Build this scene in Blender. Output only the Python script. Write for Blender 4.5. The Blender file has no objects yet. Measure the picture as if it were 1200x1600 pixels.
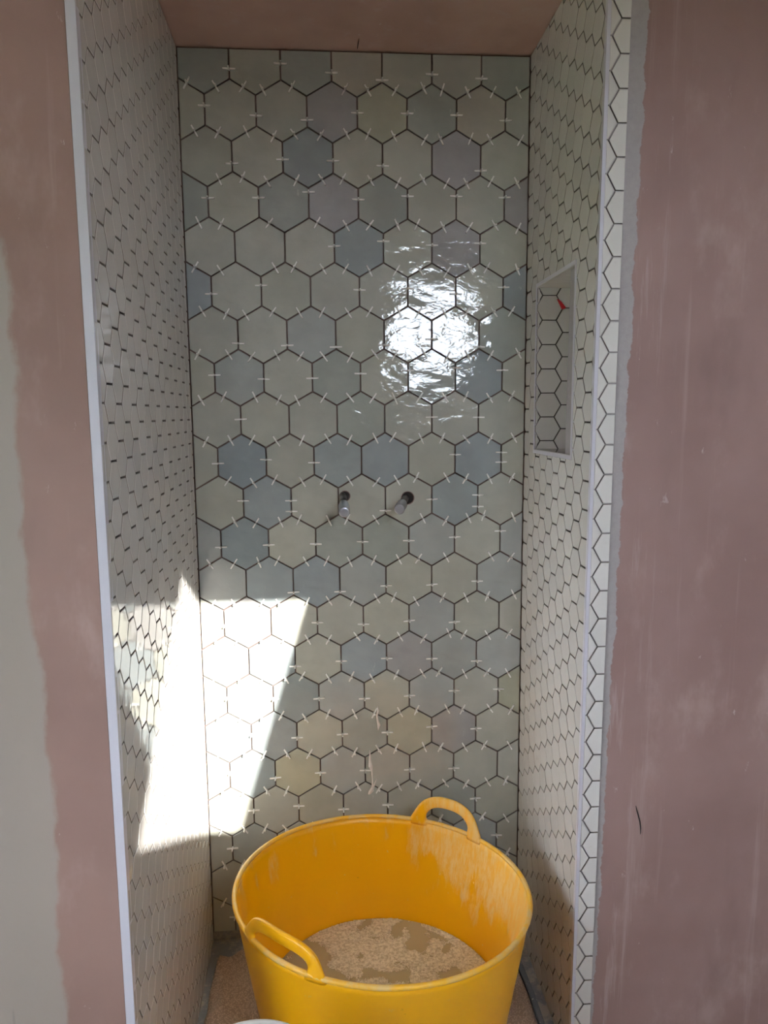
import bpy, bmesh, math, random
from mathutils import Vector, Matrix, noise
random.seed(7)
scene = bpy.context.scene
COL = scene.collection

# ------------------------------------------------------------------ camera
CAM = Vector((0.3664, -2.0271, 1.5137))
CR = Vector((0.9972, -0.0746, -0.0083))     # right
CF = Vector((0.0729, 0.9886, -0.1318))      # forward
CU = Vector((0.0181, 0.1308, 0.9912))       # up
FPX = 1150.0
cd = bpy.data.cameras.new('camera'); cam = bpy.data.objects.new('camera', cd); COL.objects.link(cam)
cd.sensor_fit = 'VERTICAL'; cd.sensor_height = 36.0; cd.lens = FPX / 1600 * 36.0
cd.clip_start = 0.02; cd.clip_end = 200
cam.matrix_world = Matrix(((CR.x, CU.x, -CF.x, CAM.x), (CR.y, CU.y, -CF.y, CAM.y), (CR.z, CU.z, -CF.z, CAM.z), (0, 0, 0, 1)))
scene.camera = cam

def project(p):
    d = Vector(p) - CAM
    f = d.dot(CF)
    return 600 + FPX * d.dot(CR) / f, 800 - FPX * d.dot(CU) / f
def px_ray(x, y):
    return (CR * ((x - 600) / FPX) + CF - CU * ((y - 800) / FPX))
def on_y(x, y, Y):
    d = px_ray(x, y); return CAM + d * ((Y - CAM.y) / d.y)
def on_z(x, y, Z):
    d = px_ray(x, y); return CAM + d * ((Z - CAM.z) / d.z)

# ------------------------------------------------------------------ world, sun, exposure
SKY_STRENGTH = 21.0
SUN_STRENGTH = 24.0
EXPOSURE = 0.12
wd = bpy.data.worlds.new('sky'); scene.world = wd; wd.use_nodes = True
wn = wd.node_tree.nodes; wl = wd.node_tree.links
bg = wn['Background']; bg.inputs['Color'].default_value = (0.78, 0.87, 1.0, 1); bg.inputs['Strength'].default_value = SKY_STRENGTH
SUN_DIR = Vector((-0.407, 1.0, -0.55)).normalized()
sl = bpy.data.lights.new('sun', 'SUN'); so = bpy.data.objects.new('sun', sl); COL.objects.link(so)
sl.energy = SUN_STRENGTH; sl.angle = math.radians(0.6); sl.color = (1.0, 0.97, 0.92)
so.rotation_euler = SUN_DIR.to_track_quat('-Z', 'Y').to_euler(); so.location = (4, -9, 8)
vs = scene.view_settings
vs.view_transform = 'Standard'; vs.look = 'None'; vs.exposure = EXPOSURE; vs.gamma = 1.0; vs.use_curve_mapping = False
scene.cycles.max_bounces = 10; scene.cycles.diffuse_bounces = 6; scene.cycles.glossy_bounces = 5
scene.cycles.transparent_max_bounces = 8; scene.cycles.sample_clamp_indirect = 6.0
scene.cycles.caustics_reflective = True; scene.cycles.blur_glossy = 0.0

# ------------------------------------------------------------------ material helpers
def lin(c):
    return tuple((v / 255 / 12.92) if v / 255 <= 0.04045 else ((v / 255 + 0.055) / 1.055) ** 2.4 for v in c)
def rgba(c): return lin(c) + (1.0,)
class NT:
    def __init__(s, name, rough=0.6, color=(200, 200, 200), spec=0.5):
        s.m = bpy.data.materials.new(name); s.m.use_nodes = True
        s.n = s.m.node_tree.nodes; s.l = s.m.node_tree.links
        s.b = s.n['Principled BSDF']
        s.b.inputs['Base Color'].default_value = rgba(color)
        s.b.inputs['Roughness'].default_value = rough
        s.b.inputs['Specular IOR Level'].default_value = spec
        s.tc = s.n.new('ShaderNodeTexCoord')
    def link(s, a, b): s.l.new(a, b)
    def mapping(s, scale=(1, 1, 1), src='Object', rot=(0, 0, 0), vec=None):
        m = s.n.new('ShaderNodeMapping'); m.inputs['Scale'].default_value = scale; m.inputs['Rotation'].default_value = rot
        s.link(vec if vec is not None else s.tc.outputs[src], m.inputs['Vector']); return m.outputs[0]
    def noise(s, scale, detail=3, rough=0.5, vec=None, dist=0.0):
        t = s.n.new('ShaderNodeTexNoise'); t.inputs['Scale'].default_value = scale
        t.inputs['Detail'].default_value = detail; t.inputs['Roughness'].default_value = rough
        t.inputs['Distortion'].default_value = dist
        s.link(vec if vec is not None else s.tc.outputs['Object'], t.inputs['Vector']); return t.outputs['Fac']
    def ramp(s, fac, stops):
        r = s.n.new('ShaderNodeValToRGB'); e = r.color_ramp.elements
        while len(e) < len(stops): e.new(0.5)
        for el, (p, c) in zip(e, stops):
            el.position = p; el.color = c if len(c) == 4 else rgba(c)
        s.link(fac, r.inputs['Fac']); return r.outputs['Color']
    def maprange(s, fac, a, b, c=0.0, d=1.0, smooth=True):
        r = s.n.new('ShaderNodeMapRange'); r.interpolation_type = 'SMOOTHSTEP' if smooth else 'LINEAR'
        for k, v in zip(('From Min', 'From Max', 'To Min', 'To Max'), (a, b, c, d)): r.inputs[k].default_value = v
        s.link(fac, r.inputs['Value']); return r.outputs['Result']
    def math(s, op, a, b=None):
        m = s.n.new('ShaderNodeMath'); m.operation = op
        for i, v in enumerate((a, b)):
            if v is None: continue
            if isinstance(v, (int, float)): m.inputs[i].default_value = v
            else: s.link(v, m.inputs[i])
        return m.outputs[0]
    def mix(s, fac, a, b):
        m = s.n.new('ShaderNodeMix'); m.data_type = 'RGBA'
        for sock, v in ((m.inputs['Factor'], fac), (m.inputs['A'], a), (m.inputs['B'], b)):
            if isinstance(v, (int, float)): sock.default_value = v
            elif isinstance(v, tuple): sock.default_value = rgba(v) if len(v) == 3 else v
            else: s.link(v, sock)
        # colour sockets are the last A/B pair
        return m
    def mixc(s, fac, a, b):
        m = s.n.new('ShaderNodeMix'); m.data_type = 'RGBA'
        ins = [i for i in m.inputs if i.enabled]
        fs = [i for i in ins if i.name == 'Factor'][0]; A = [i for i in ins if i.name == 'A'][0]; B = [i for i in ins if i.name == 'B'][0]
        for sock, v in ((fs, fac), (A, a), (B, b)):
            if isinstance(v, (int, float)): sock.default_value = v
            elif isinstance(v, tuple): sock.default_value = rgba(v) if len(v) == 3 else v
            else: s.link(v, sock)
        return [o for o in m.outputs if o.enabled][0]
    def color(s, c): s.link(c, s.b.inputs['Base Color'])
    def rough(s, c): s.link(c, s.b.inputs['Roughness'])
    def bump(s, h, strength=0.3, dist=0.01):
        b = s.n.new('ShaderNodeBump'); b.inputs['Strength'].default_value = strength; b.inputs['Distance'].default_value = dist
        s.link(h, b.inputs['Height']); s.link(b.outputs[0], s.b.inputs['Normal'])
    def sep(s, vec=None):
        x = s.n.new('ShaderNodeSeparateXYZ'); s.link(vec if vec is not None else s.tc.outputs['Object'], x.inputs[0]); return x.outputs
    def objinfo(s):
        return s.n.new('ShaderNodeObjectInfo').outputs
    def vec_add_random(s, k=37.0):
        oi = s.objinfo(); c = s.n.new('ShaderNodeCombineXYZ')
        s.link(s.math('MULTIPLY', oi['Random'], k), c.inputs[0]); s.link(s.math('MULTIPLY', oi['Random'], k * 2.3), c.inputs[1])
        v = s.n.new('ShaderNodeVectorMath'); v.operation = 'ADD'
        s.link(s.tc.outputs['Object'], v.inputs[0]); s.link(c.outputs[0], v.inputs[1]); return v.outputs[0]

M = {}
# handmade glazed large hexagon: colour comes from each tile object
t = NT('glazed_grey_green_tile', 0.03, spec=0.75)
v = t.vec_add_random()
oi = t.objinfo()
n1 = t.noise(9, 3, 0.55, v)
shade = t.maprange(n1, 0.3, 0.7, 0.92, 1.06)
mul = t.n.new('ShaderNodeVectorMath'); mul.operation = 'SCALE'
t.link(oi['Color'], mul.inputs[0]); t.link(shade, mul.inputs['Scale'])
sm = t.maprange(t.noise(38, 5, 0.7, t.mapping((1, 0.45, 1), vec=v, rot=(0, 0, 0.8))), 0.66, 0.74, 0.0, 0.35)
t.color(t.mixc(sm, mul.outputs[0], (226, 224, 216)))
strv = t.mapping((1.0, 1.7, 1.0), vec=v, rot=(0, 0, 0.6))
h = t.math('ADD', t.noise(11, 1, 0.5, strv, 0.5), t.math('MULTIPLY', t.noise(58, 2, 0.5, strv, 0.8), 0.15))
t.bump(h, 1.0, 0.0026)
M['bigtile'] = t.m
# white gloss small hexagon
t = NT('white_gloss_tile', 0.05, (226, 223, 217))
v = t.vec_add_random()
oi = t.objinfo()
t.color(t.mixc(t.maprange(t.noise(30, 4, 0.6, v), 0.6, 0.75, 0.0, 0.25), t.mixc(oi['Random'], (212, 209, 204), (221, 218, 213)), (192, 188, 182)))
t.bump(t.noise(26, 1, 0.4, v), 1.0, 0.0004)
M['smalltile'] = t.m
t = NT('tile_biscuit', 0.85); t.color(t.mixc(t.noise(60, 3), (146, 138, 130), (112, 104, 98))); M['biscuit'] = t.m
# backing behind the joints
t = NT('tile_adhesive_backing', 0.9)
t.color(t.mixc(t.noise(40, 4), (132, 108, 100), (104, 84, 78))); t.bump(t.noise(120, 3), 0.5, 0.002)
M['backing'] = t.m
t = NT('grey_adhesive_backing', 0.9)
t.color(t.mixc(t.noise(60, 4), (84, 78, 74), (60, 56, 54))); t.bump(t.noise(140, 3), 0.5, 0.002)
M['greyback'] = t.m
# plaster, fresh pink skim
def plaster(name, base=(168, 138, 130), dark=(150, 118, 110), mode=None):
    t = NT(name, 0.62)
    big = t.noise(2.2, 4, 0.55)
    c = t.mixc(t.maprange(big, 0.35, 0.68), base, dark)
    stv = t.mapping((22, 22, 1.1))
    st = t.noise(1.0, 4, 0.6, stv)
    c = t.mixc(t.maprange(st, 0.58, 0.78, 0.0, 0.40), c, (186, 164, 158))
    sp = t.noise(38, 5, 0.7, t.mapping((1, 1, 0.5)))
    c = t.mixc(t.maprange(sp, 0.66, 0.73, 0.0, 0.5), c, (200, 184, 178))
    cl = t.noise(5.5, 5, 0.65, t.mapping((1, 1, 0.55)))
    c = t.mixc(t.maprange(cl, 0.52, 0.72, 0.0, 0.38), c, (188, 164, 158))
    c = t.mixc(t.maprange(t.noise(4.1, 4, 0.6, t.mapping((1.3, 1.3, 0.4))), 0.55, 0.75, 0.0, 0.45), c, tuple(int(k * 0.84) for k in dark))
    xyz = t.sep()
    rough = None
    if mode == 'right':
        # ragged grey adhesive smear beside the tile edge; wall x is local x from the tile edge
        edge = t.math('ADD', t.math('MULTIPLY', t.noise(8, 6, 0.66, t.mapping((0.2, 0.2, 1))), 0.044), t.math('MULTIPLY', t.noise(90, 3), 0.007))
        zl = t.math('MULTIPLY', xyz[2], 0.0130)
        lim = t.math('ADD', t.math('SUBTRACT', edge, 0.0185), zl)
        near = t.maprange(xyz[0], 0.03, 0.16, 1.0, 0.0)
        stk = t.maprange(t.noise(1.0, 5, 0.7, t.mapping((45, 45, 3.0))), 0.54, 0.70, 0.0, 0.45)
        c = t.mixc(t.math('MULTIPLY', near, stk), c, (186, 168, 164))
        mask = t.maprange(t.math('SUBTRACT', xyz[0], lim), -0.0015, 0.0015, 1.0, 0.0)
        c = t.mixc(mask, c, t.mixc(t.noise(90, 4, 0.7), (174, 168, 168), (150, 144, 143)))
    if mode == 'left':
        fc = t.n.new('ShaderNodeFloatCurve'); cv = fc.mapping.curves[0]
        pts = [(0.0, 0.44), (0.18, 0.455), (0.27, 0.47), (0.42, 0.50), (0.53, 0.43), (0.61, 0.42), (0.66, 0.46), (0.70, 0.44), (0.76, 0.36), (0.84, 0.22), (1.0, 0.18)]
        pts = [(p, q) for p, q in pts]
        cv.points[0].location = pts[0]; cv.points[1].location = pts[-1]
        for p in pts[1:-1]: cv.points.new(*p)
        fc.mapping.update()
        t.link(t.math('MULTIPLY', xyz[2], 1 / 2.44), fc.inputs['Value'])
        lim = t.math('SUBTRACT', t.math('MULTIPLY', fc.outputs[0], 0.2), 0.195)
        wob = t.math('MULTIPLY', t.math('SUBTRACT', t.noise(14, 5, 0.6, t.mapping((1, 1, 0.6))), 0.5), 0.05)
        mask = t.maprange(t.math('SUBTRACT', xyz[0], t.math('ADD', lim, wob)), -0.006, 0.006, 1.0, 0.0)
        paint = t.mixc(t.noise(5, 3, 0.6, t.mapping((1, 1, 0.3))), (158, 146, 135), (144, 134, 125))
        scuff = t.maprange(t.noise(30, 3, 0.6, t.mapping((1, 1, 0.12))), 0.68, 0.76, 0.0, 0.5)
        paint = t.mixc(scuff, paint, (120, 114, 112))
        c = t.mixc(mask, c, paint)
        rough = t.maprange(mask, 0, 1, 0.62, 0.30)
    t.color(c)
    if rough is not None: t.rough(rough)
    hh = t.math('ADD', t.noise(6, 4, 0.5, t.mapping((1, 1, 0.4))), t.math('MULTIPLY', t.noise(60, 3), 0.08))
    t.bump(hh, 0.5, 0.004)
    return t.m
M['plaster'] = plaster('pink_plaster', (190, 158, 142), (172, 138, 122))
M['plaster_right'] = plaster('pink_plaster_with_grey_smear', (152, 124, 119), (136, 108, 102), mode='right')
M['plaster_left'] = plaster('pink_plaster_with_beige_paint', (146, 117, 106), (130, 102, 92), mode='left')
t = NT('white_plastic_trim', 0.3, (204, 202, 210)); t.bump(t.noise(30, 2), 0.1, 0.001); M['trim'] = t.m
t = NT('white_spacer_plastic', 0.5, (246, 245, 240)); M['spacer'] = t.m
t = NT('room_paint', 0.8); t.color(t.mixc(t.noise(3, 3), (232, 228, 222), (224, 218, 210))); M['room'] = t.m
t = NT('dusty_floor', 0.85); t.color(t.mixc(t.noise(8, 5, 0.6), (196, 190, 182), (170, 164, 156))); t.bump(t.noise(60, 4), 0.4, 0.003); M['floor'] = t.m
t = NT('dirty_shower_tray', 0.35)
t.color(t.mixc(t.maprange(t.noise(22, 6, 0.7), 0.45, 0.62), (126, 126, 126), (168, 156, 142))); t.bump(t.noise(60, 5), 0.4, 0.003); M['tray'] = t.m
# yellow rubbery tub
t = NT('yellow_tub_plastic', 0.36)
xyz = t.sep()
base = t.mixc(t.noise(7, 4), (246, 182, 4), (236, 168, 0))
drip = t.noise(3.2, 6, 0.68, t.mapping((6, 6, 1.6)))
# dried splash: on the inside of the wall, heavier to one side and near the rim
lump = t.noise(3.5, 4, 0.6)
zone = t.math('ADD', t.math('MULTIPLY', t.maprange(xyz[0], 0.02, 0.30), 0.24), t.math('MULTIPLY', t.maprange(xyz[2], 0.12, 0.40), 0.34))
zone = t.math('ADD', zone, t.math('MULTIPLY', t.maprange(xyz[1], -0.15, 0.02), 0.14))
sig = t.math('ADD', t.math('ADD', t.math('MULTIPLY', lump, 0.55), t.math('MULTIPLY', drip, 0.75)), zone)
geo = t.n.new('ShaderNodeNewGeometry')
dotv = t.n.new('ShaderNodeVectorMath'); dotv.operation = 'DOT_PRODUCT'
crd = t.n.new('ShaderNodeCombineXYZ'); t.link(xyz[0], crd.inputs[0]); t.link(xyz[1], crd.inputs[1])
t.link(crd.outputs[0], dotv.inputs[0]); t.link(geo.outputs['True Normal'], dotv.inputs[1])
inside = t.maprange(dotv.outputs['Value'], -0.10, 0.02, 1.0, 0.0)
fine = t.noise(5.0, 5, 0.75, t.mapping((14, 14, 2.5)))
msk = t.math('MULTIPLY', t.math('MULTIPLY', t.maprange(sig, 1.13, 1.24, 0.0, 0.75), t.maprange(fine, 0.38, 0.62, 0.25, 1.0)), inside)
c = t.mixc(msk, base, (236, 204, 136))
spk = t.math('MULTIPLY', t.maprange(t.noise(60, 4, 0.6), 0.68, 0.73, 0.0, 0.7), 1.0)
c = t.mixc(spk, c, (226, 196, 130))
drt = t.maprange(t.noise(26, 4, 0.6, t.mapping((1, 1, 1.0))), 0.73, 0.77, 0.0, 0.6)
c = t.mixc(drt, c, (136, 100, 30))
t.color(c); t.rough(t.maprange(msk, 0, 0.6, 0.34, 0.7)); t.bump(t.noise(40, 4), 0.15, 0.002)
t.b.inputs['Subsurface Weight'].default_value = 0.0
M['tub'] = t.m
t = NT('tub_rim_plastic', 0.42)
t.color(t.mixc(t.maprange(t.noise(20, 5, 0.7), 0.40, 0.62), (236, 178, 40), (226, 190, 118))); M['rim'] = t.m
t = NT('murky_water', 0.08)
t.color(t.mixc(t.noise(9, 4), (184, 170, 134), (166, 152, 114))); t.bump(t.noise(24, 2), 0.15, 0.002); M['water'] = t.m
t = NT('soapy_foam', 0.55)
t.color(t.mixc(t.maprange(t.noise(150, 4, 0.7), 0.35, 0.65), (236, 224, 194), (190, 174, 138))); t.bump(t.noise(300, 3), 0.9, 0.003); M['foam'] = t.m
t = NT('chrome_metal', 0.33, (196, 198, 206)); t.b.inputs['Metallic'].default_value = 1.0; t.bump(t.noise(120, 2), 0.08, 0.001); M['chrome'] = t.m
t = NT('dull_steel', 0.38, (140, 136, 134)); t.b.inputs['Metallic'].default_value = 0.9; M['steel'] = t.m
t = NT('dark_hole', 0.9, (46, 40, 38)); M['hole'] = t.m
# knitted brown dust cloth
t = NT('brown_mesh_cloth', 0.95)
wv = t.n.new('ShaderNodeTexVoronoi'); wv.inputs['Scale'].default_value = 230; t.link(t.tc.outputs['Object'], wv.inputs['Vector'])
c = t.mixc(t.noise(9, 4, 0.6), (206, 178, 152), (180, 150, 126))
c = t.mixc(t.maprange(wv.outputs['Distance'], 0.25, 0.6, 0.0, 0.45), c, (98, 74, 58)); t.color(c)
t.bump(wv.outputs['Distance'], 0.6, 0.002); M['cloth'] = t.m
t = NT('dark_rubber', 0.6); t.color(t.mixc(t.maprange(t.noise(120, 3, 0.6), 0.66, 0.70), (98, 100, 104), (190, 186, 178))); M['rubber'] = t.m
t = NT('white_bucket_plastic', 0.4); t.color(t.mixc(t.noise(8, 3), (214, 210, 202), (200, 195, 186))); M['bucket'] = t.m
t = NT('dried_film', 0.6); t.color(t.mixc(t.noise(60, 3), (236, 228, 220), (214, 204, 196))); M['film'] = t.m
t = NT('red_plastic', 0.45); t.color(t.mixc(t.noise(90, 3), (206, 40, 48), (170, 28, 36))); M['red'] = t.m
t = NT('black_thread', 0.8, (38, 30, 30)); M['thread'] = t.m
t = NT('roof_frame_wood', 0.5); t.color(t.mixc(t.noise(5, 4, 0.6, t.mapping((1, 1, 12))), (214, 204, 186), (198, 186, 164))); M['wood'] = t.m
t = NT('bark', 0.9); t.color(t.mixc(t.noise(12, 5, 0.7, t.mapping((1, 1, 0.3))), (96, 78, 60), (60, 48, 38))); t.bump(t.noise(30, 4), 0.8, 0.02); M['bark'] = t.m
t = NT('leaf_green', 0.55); oi = t.objinfo(); t.color(t.mixc(t.noise(1.5, 4), (84, 112, 52), (58, 84, 38))); M['leaf'] = t.m
t = NT('garden_grass', 0.9); t.color(t.mixc(t.noise(3, 6), (96, 116, 62), (74, 92, 48))); M['grass'] = t.m
g = bpy.data.materials.new('window_glass'); g.use_nodes = True; gn = g.node_tree.nodes; gl = g.node_tree.links
gn.remove(gn['Principled BSDF']); tr = gn.new('ShaderNodeBsdfTransparent'); gs = gn.new('ShaderNodeBsdfGlossy'); gs.inputs['Roughness'].default_value = 0.0
mx = gn.new('ShaderNodeMixShader'); mx.inputs[0].default_value = 0.05
gl.new(tr.outputs[0], mx.inputs[1]); gl.new(gs.outputs[0], mx.inputs[2]); gl.new(mx.outputs[0], gn['Material Output'].inputs[0])
M['glass'] = g

# ------------------------------------------------------------------ mesh helpers
def mesh_obj(name, verts, faces, mat, parent=None, smooth=False):
    me = bpy.data.meshes.new(name); me.from_pydata([tuple(v) for v in verts], [], faces); me.update()
    bm = bmesh.new(); bm.from_mesh(me); bmesh.ops.recalc_face_normals(bm, faces=bm.faces); bm.to_mesh(me); bm.free()
    if mat: me.materials.append(M[mat])
    if smooth:
        for p in me.polygons: p.use_smooth = True
    o = bpy.data.objects.new(name, me); COL.objects.link(o)
    if parent: o.parent = parent
    return o
def tag(o, label=None, cat=None, group=None, kind=None):
    if label: o['label'] = label
    if cat: o['category'] = cat
    if group: o['group'] = group
    if kind: o['kind'] = kind
    return o
def empty(name, loc):
    o = bpy.data.objects.new(name, None); COL.objects.link(o); o.location = loc; o.empty_display_size = 0.05; return o
class MB:
    def __init__(s): s.v = []; s.f = []
    def add(s, verts, faces):
        k = len(s.v); s.v += [Vector(v) for v in verts]; s.f += [tuple(i + k for i in f) for f in faces]; return s
    def box(s, x0, x1, y0, y1, z0, z1):
        return s.add([(x0, y0, z0), (x1, y0, z0), (x1, y1, z0), (x0, y1, z0), (x0, y0, z1), (x1, y0, z1), (x1, y1, z1), (x0, y1, z1)],
                     [(0, 3, 2, 1), (4, 5, 6, 7), (0, 1, 5, 4), (1, 2, 6, 5), (2, 3, 7, 6), (3, 0, 4, 7)])
    def prism(s, poly, fn, d0, d1):
        n = len(poly)
        return s.add([fn(u, v, d0) for u, v in poly] + [fn(u, v, d1) for u, v in poly],
                     [tuple(range(n))[::-1], tuple(range(n, 2 * n))] + [(i, (i + 1) % n, n + (i + 1) % n, n + i) for i in range(n)])
    def tube(s, pts, rad, n=10, cap=True):
        pts = [Vector(p) for p in pts]; rings = []
        up = Vector((0, 0, 1))
        for i, p in enumerate(pts):
            T = (pts[min(i + 1, len(pts) - 1)] - pts[max(i - 1, 0)]).normalized()
            a = T.cross(up);
            if a.length < 0.1: a = T.cross(Vector((1, 0, 0)))
            a.normalize(); b = T.cross(a).normalized()
            r = rad[i] if isinstance(rad, (list, tuple)) else rad
            rings.append([p + a * (r * math.cos(2 * math.pi * k / n)) + b * (r * math.sin(2 * math.pi * k / n)) for k in range(n)])
        V = [v for r in rings for v in r]; F = []
        for i in range(len(rings) - 1):
            for k in range(n):
                F.append((i * n + k, i * n + (k + 1) % n, (i + 1) * n + (k + 1) % n, (i + 1) * n + k))
        if cap: F += [tuple(range(n))[::-1], tuple(range((len(rings) - 1) * n, len(rings) * n))]
        return s.add(V, F)
    def build(s, name, mat, parent=None, smooth=False): return mesh_obj(name, s.v, s.f, mat, parent, smooth)
def clip(poly, a, b, c):            # keep a*u + b*v <= c
    out = []
    for i in range(len(poly)):
        p, q = poly[i], poly[(i + 1) % len(poly)]
        dp, dq = a * p[0] + b * p[1] - c, a * q[0] + b * q[1] - c
        if dp <= 0: out.append(p)
        if dp * dq < 0:
            k = dp / (dp - dq); out.append((p[0] + k * (q[0] - p[0]), p[1] + k * (q[1] - p[1])))
    return out
def area(poly): return 0.5 * abs(sum(poly[i][0] * poly[(i + 1) % len(poly)][1] - poly[(i + 1) % len(poly)][0] * poly[i][1] for i in range(len(poly))))
def clean(poly):
    out = []
    for p in poly:
        if not out or math.hypot(p[0] - out[-1][0], p[1] - out[-1][1]) > 4e-4: out.append(p)
    while len(out) > 1 and math.hypot(out[0][0] - out[-1][0], out[0][1] - out[-1][1]) < 4e-4: out.pop()
    return out
def inset(poly, c):
    n = len(poly); cx = sum(p[0] for p in poly) / n; cy = sum(p[1] for p in poly) / n
    r = min(abs((poly[(i + 1) % n][0] - poly[i][0]) * (cy - poly[i][1]) - (poly[(i + 1) % n][1] - poly[i][1]) * (cx - poly[i][0])) /
            max(1e-9, math.hypot(poly[(i + 1) % n][0] - poly[i][0], poly[(i + 1) % n][1] - poly[i][1])) for i in range(n))
    k = max(0.3, 1 - c / max(r, 1e-6)); return [(cx + (p[0] - cx) * k, cy + (p[1] - cy) * k) for p in poly]
def tile_geo(poly, thick, ch):
    """verts (u, v, n) and faces; n = 0 is the glazed face, -thick the back"""
    n = len(poly); q = inset(poly, ch)
    V = [(u, v, -thick) for u, v in poly] + [(u, v, -ch) for u, v in poly] + [(u, v, 0) for u, v in q]
    F = [tuple(range(n))[::-1]] + [tuple(range(2 * n, 3 * n))]
    for i in range(n):
        j = (i + 1) % n
        F += [(i, j, n + j, n + i), (n + i, n + j, 2 * n + j, 2 * n + i)]
    return V, F
def hex_flat(cu, cv, s, hh, gap):       # horizontal edges top and bottom; s = half edge span unit along u
    g = gap / 2
    return [(cu - s + g * 1.15, cv), (cu - s / 2 + g * .58, cv - hh + g), (cu + s / 2 - g * .58, cv - hh + g), (cu + s - g * 1.15, cv), (cu + s / 2 - g * .58, cv + hh - g), (cu - s / 2 + g * .58, cv + hh - g)]
MESH_CACHE = {}
def frame_matrix(O, U, V, N, cu, cv, off=0.0, tilt=(0, 0)):
    m = Matrix(((U.x, V.x, N.x, 0), (U.y, V.y, N.y, 0), (U.z, V.z, N.z, 0), (0, 0, 0, 1)))
    p = O + U * cu + V * cv + N * off
    return Matrix.Translation(p) @ m @ Matrix.Rotation(tilt[0], 4, 'X') @ Matrix.Rotation(tilt[1], 4, 'Y')
def put_tile(parent, poly, frame, mat, thick, ch, full_key=None, off=0.0, tilt=(0, 0), colour=None, name='tile'):
    cu = sum(p[0] for p in poly) / len(poly); cv = sum(p[1] for p in poly) / len(poly)
    loc = [(u - cu, v - cv) for u, v in poly]
    me = MESH_CACHE.get(full_key) if full_key else None
    if me is None:
        V, F = tile_geo(loc, thick, ch)
        me = bpy.data.meshes.new(name); me.from_pydata(V, [], F); me.update(); me.materials.append(M[mat]); me.materials.append(M['biscuit'])
        for p in me.polygons:
            if p.normal.z < 0.3: p.material_index = 1
        if full_key: MESH_CACHE[full_key] = me
    o = bpy.data.objects.new(name, me); COL.objects.link(o); o.parent = parent
    o.matrix_local = frame_matrix(*frame, cu, cv, off, tilt)
    if colour: o.color = lin(colour) + (1,)
    return o
def lay_tiles(parent, polys, frame, mat, thick, ch, limit=300, tiltmax=0.004):
    """polys: list of (poly, full_key). The ones that show largest become tiles of their own, the rest one joined part."""
    O, U, V, N = frame
    def seen(poly):
        pp = [project(O + U * u + V * v) for u, v in poly]
        a = area(pp); cx = sum(p[0] for p in pp) / len(pp); cy = sum(p[1] for p in pp) / len(pp)
        return a if (-15 < cx < 1215 and -15 < cy < 1615) else a * 1e-3
    order = sorted(polys, key=lambda pk: -seen(pk[0]))
    for poly, key in order[:limit]:
        put_tile(parent, poly, frame, mat, thick, ch, key, random.uniform(-.0003, .0003), (random.uniform(-1, 1) * tiltmax, random.uniform(-1, 1) * tiltmax))
    rest = order[limit:]
    if rest:
        b = MB()
        for poly, key in rest:
            Vv, F = tile_geo(poly, thick, ch); b.add([O + U * u + V * v + N * n for u, v, n in Vv], F)
        o = b.build('tile_remainder', mat, parent); o.data.materials.append(M['biscuit'])
        for p in o.data.polygons:
            if p.normal.dot(N) < 0.3: p.material_index = 1
        tag(o, kind='stuff')

# ================================================================== THE SETTING
W = 0.91; H = 2.439; FLOOR = -0.03
YL = -0.85                                   # front plane of the left return
LEAN = 0.0214
def yr(z): return -0.503 - LEAN * (z - 0.09)  # front plane of the right return (slightly out of plumb)

# ---- floor and ceiling
floor = tag(MB().box(-1.2, 2.2, -4.3, 0.15, FLOOR - 0.12, FLOOR).build('floor', 'floor'), 'dusty grey floor of the room', kind='structure')
tray = tag(MB().prism([(0.0, -0.80), (W + .0, -0.50), (W + .0, 0.0), (0, 0.0)], lambda u, v, d: (u, v, FLOOR + d), 0.0, 0.004).build('shower_floor', 'tray'), 'dirty grey shower floor in the alcove', kind='structure')
ceil = tag(MB().box(-1.2, 2.2, -1.95, 0.15, H, H + 0.12).build('ceiling', 'plaster'), 'pink plastered ceiling', kind='structure')

# ---- back wall with large hexagons
TW = 0.13; TS = TW / math.sqrt(3); TP = 1.5 * TS
wall_back = tag(MB().box(-0.12, W + 0.3, 0.009, 0.15, FLOOR - .1, H + .1).build('wall_back', 'backing'), 'alcove back wall of large grey-green hexagon tiles', kind='structure')
FB = (Vector((0, 0, 0)), Vector((1, 0, 0)), Vector((0, 0, 1)), Vector((0, -1, 0)))
CLS = {'N': (180, 181, 169), 'O': (180, 181, 162), 'G': (164, 169, 161), 'g': (171, 175, 170), 'B': (157, 165, 165), 'b': (149, 159, 161), 'L': (168, 167, 165), 'W': (182, 178, 164)}
ROWS = ['GNGWNNG', 'NNNLOGWN', 'NNBNNLN', 'GNGLGNNL', 'NNNBNLN', 'BNNNNNNB', 'NNgNNNG', 'NgNGNGBN', 'NNNGNNN', 'NbNBBNBN', 'NBNNNBN',
        'gbNGGgNg', 'gBBgNNg', 'NLNNNgNN', 'NBNBLgg', 'NNBgNgNO', 'BBNGOLN', 'NBOgNNNN', 'NNNNNGN', 'NGNNNNgN', 'NNgNNNN', 'NNNNgNNN']
GAP = 0.0036
def hex_pointy(cx, cz, w, gap):
    w2 = (w - gap) / 2; s2 = (w - gap) / math.sqrt(3)
    return [(cx, cz - s2), (cx + w2, cz - s2 / 2), (cx + w2, cz + s2 / 2), (cx, cz + s2), (cx - w2, cz + s2 / 2), (cx - w2, cz - s2 / 2)]
rb = random.Random(3)
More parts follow.
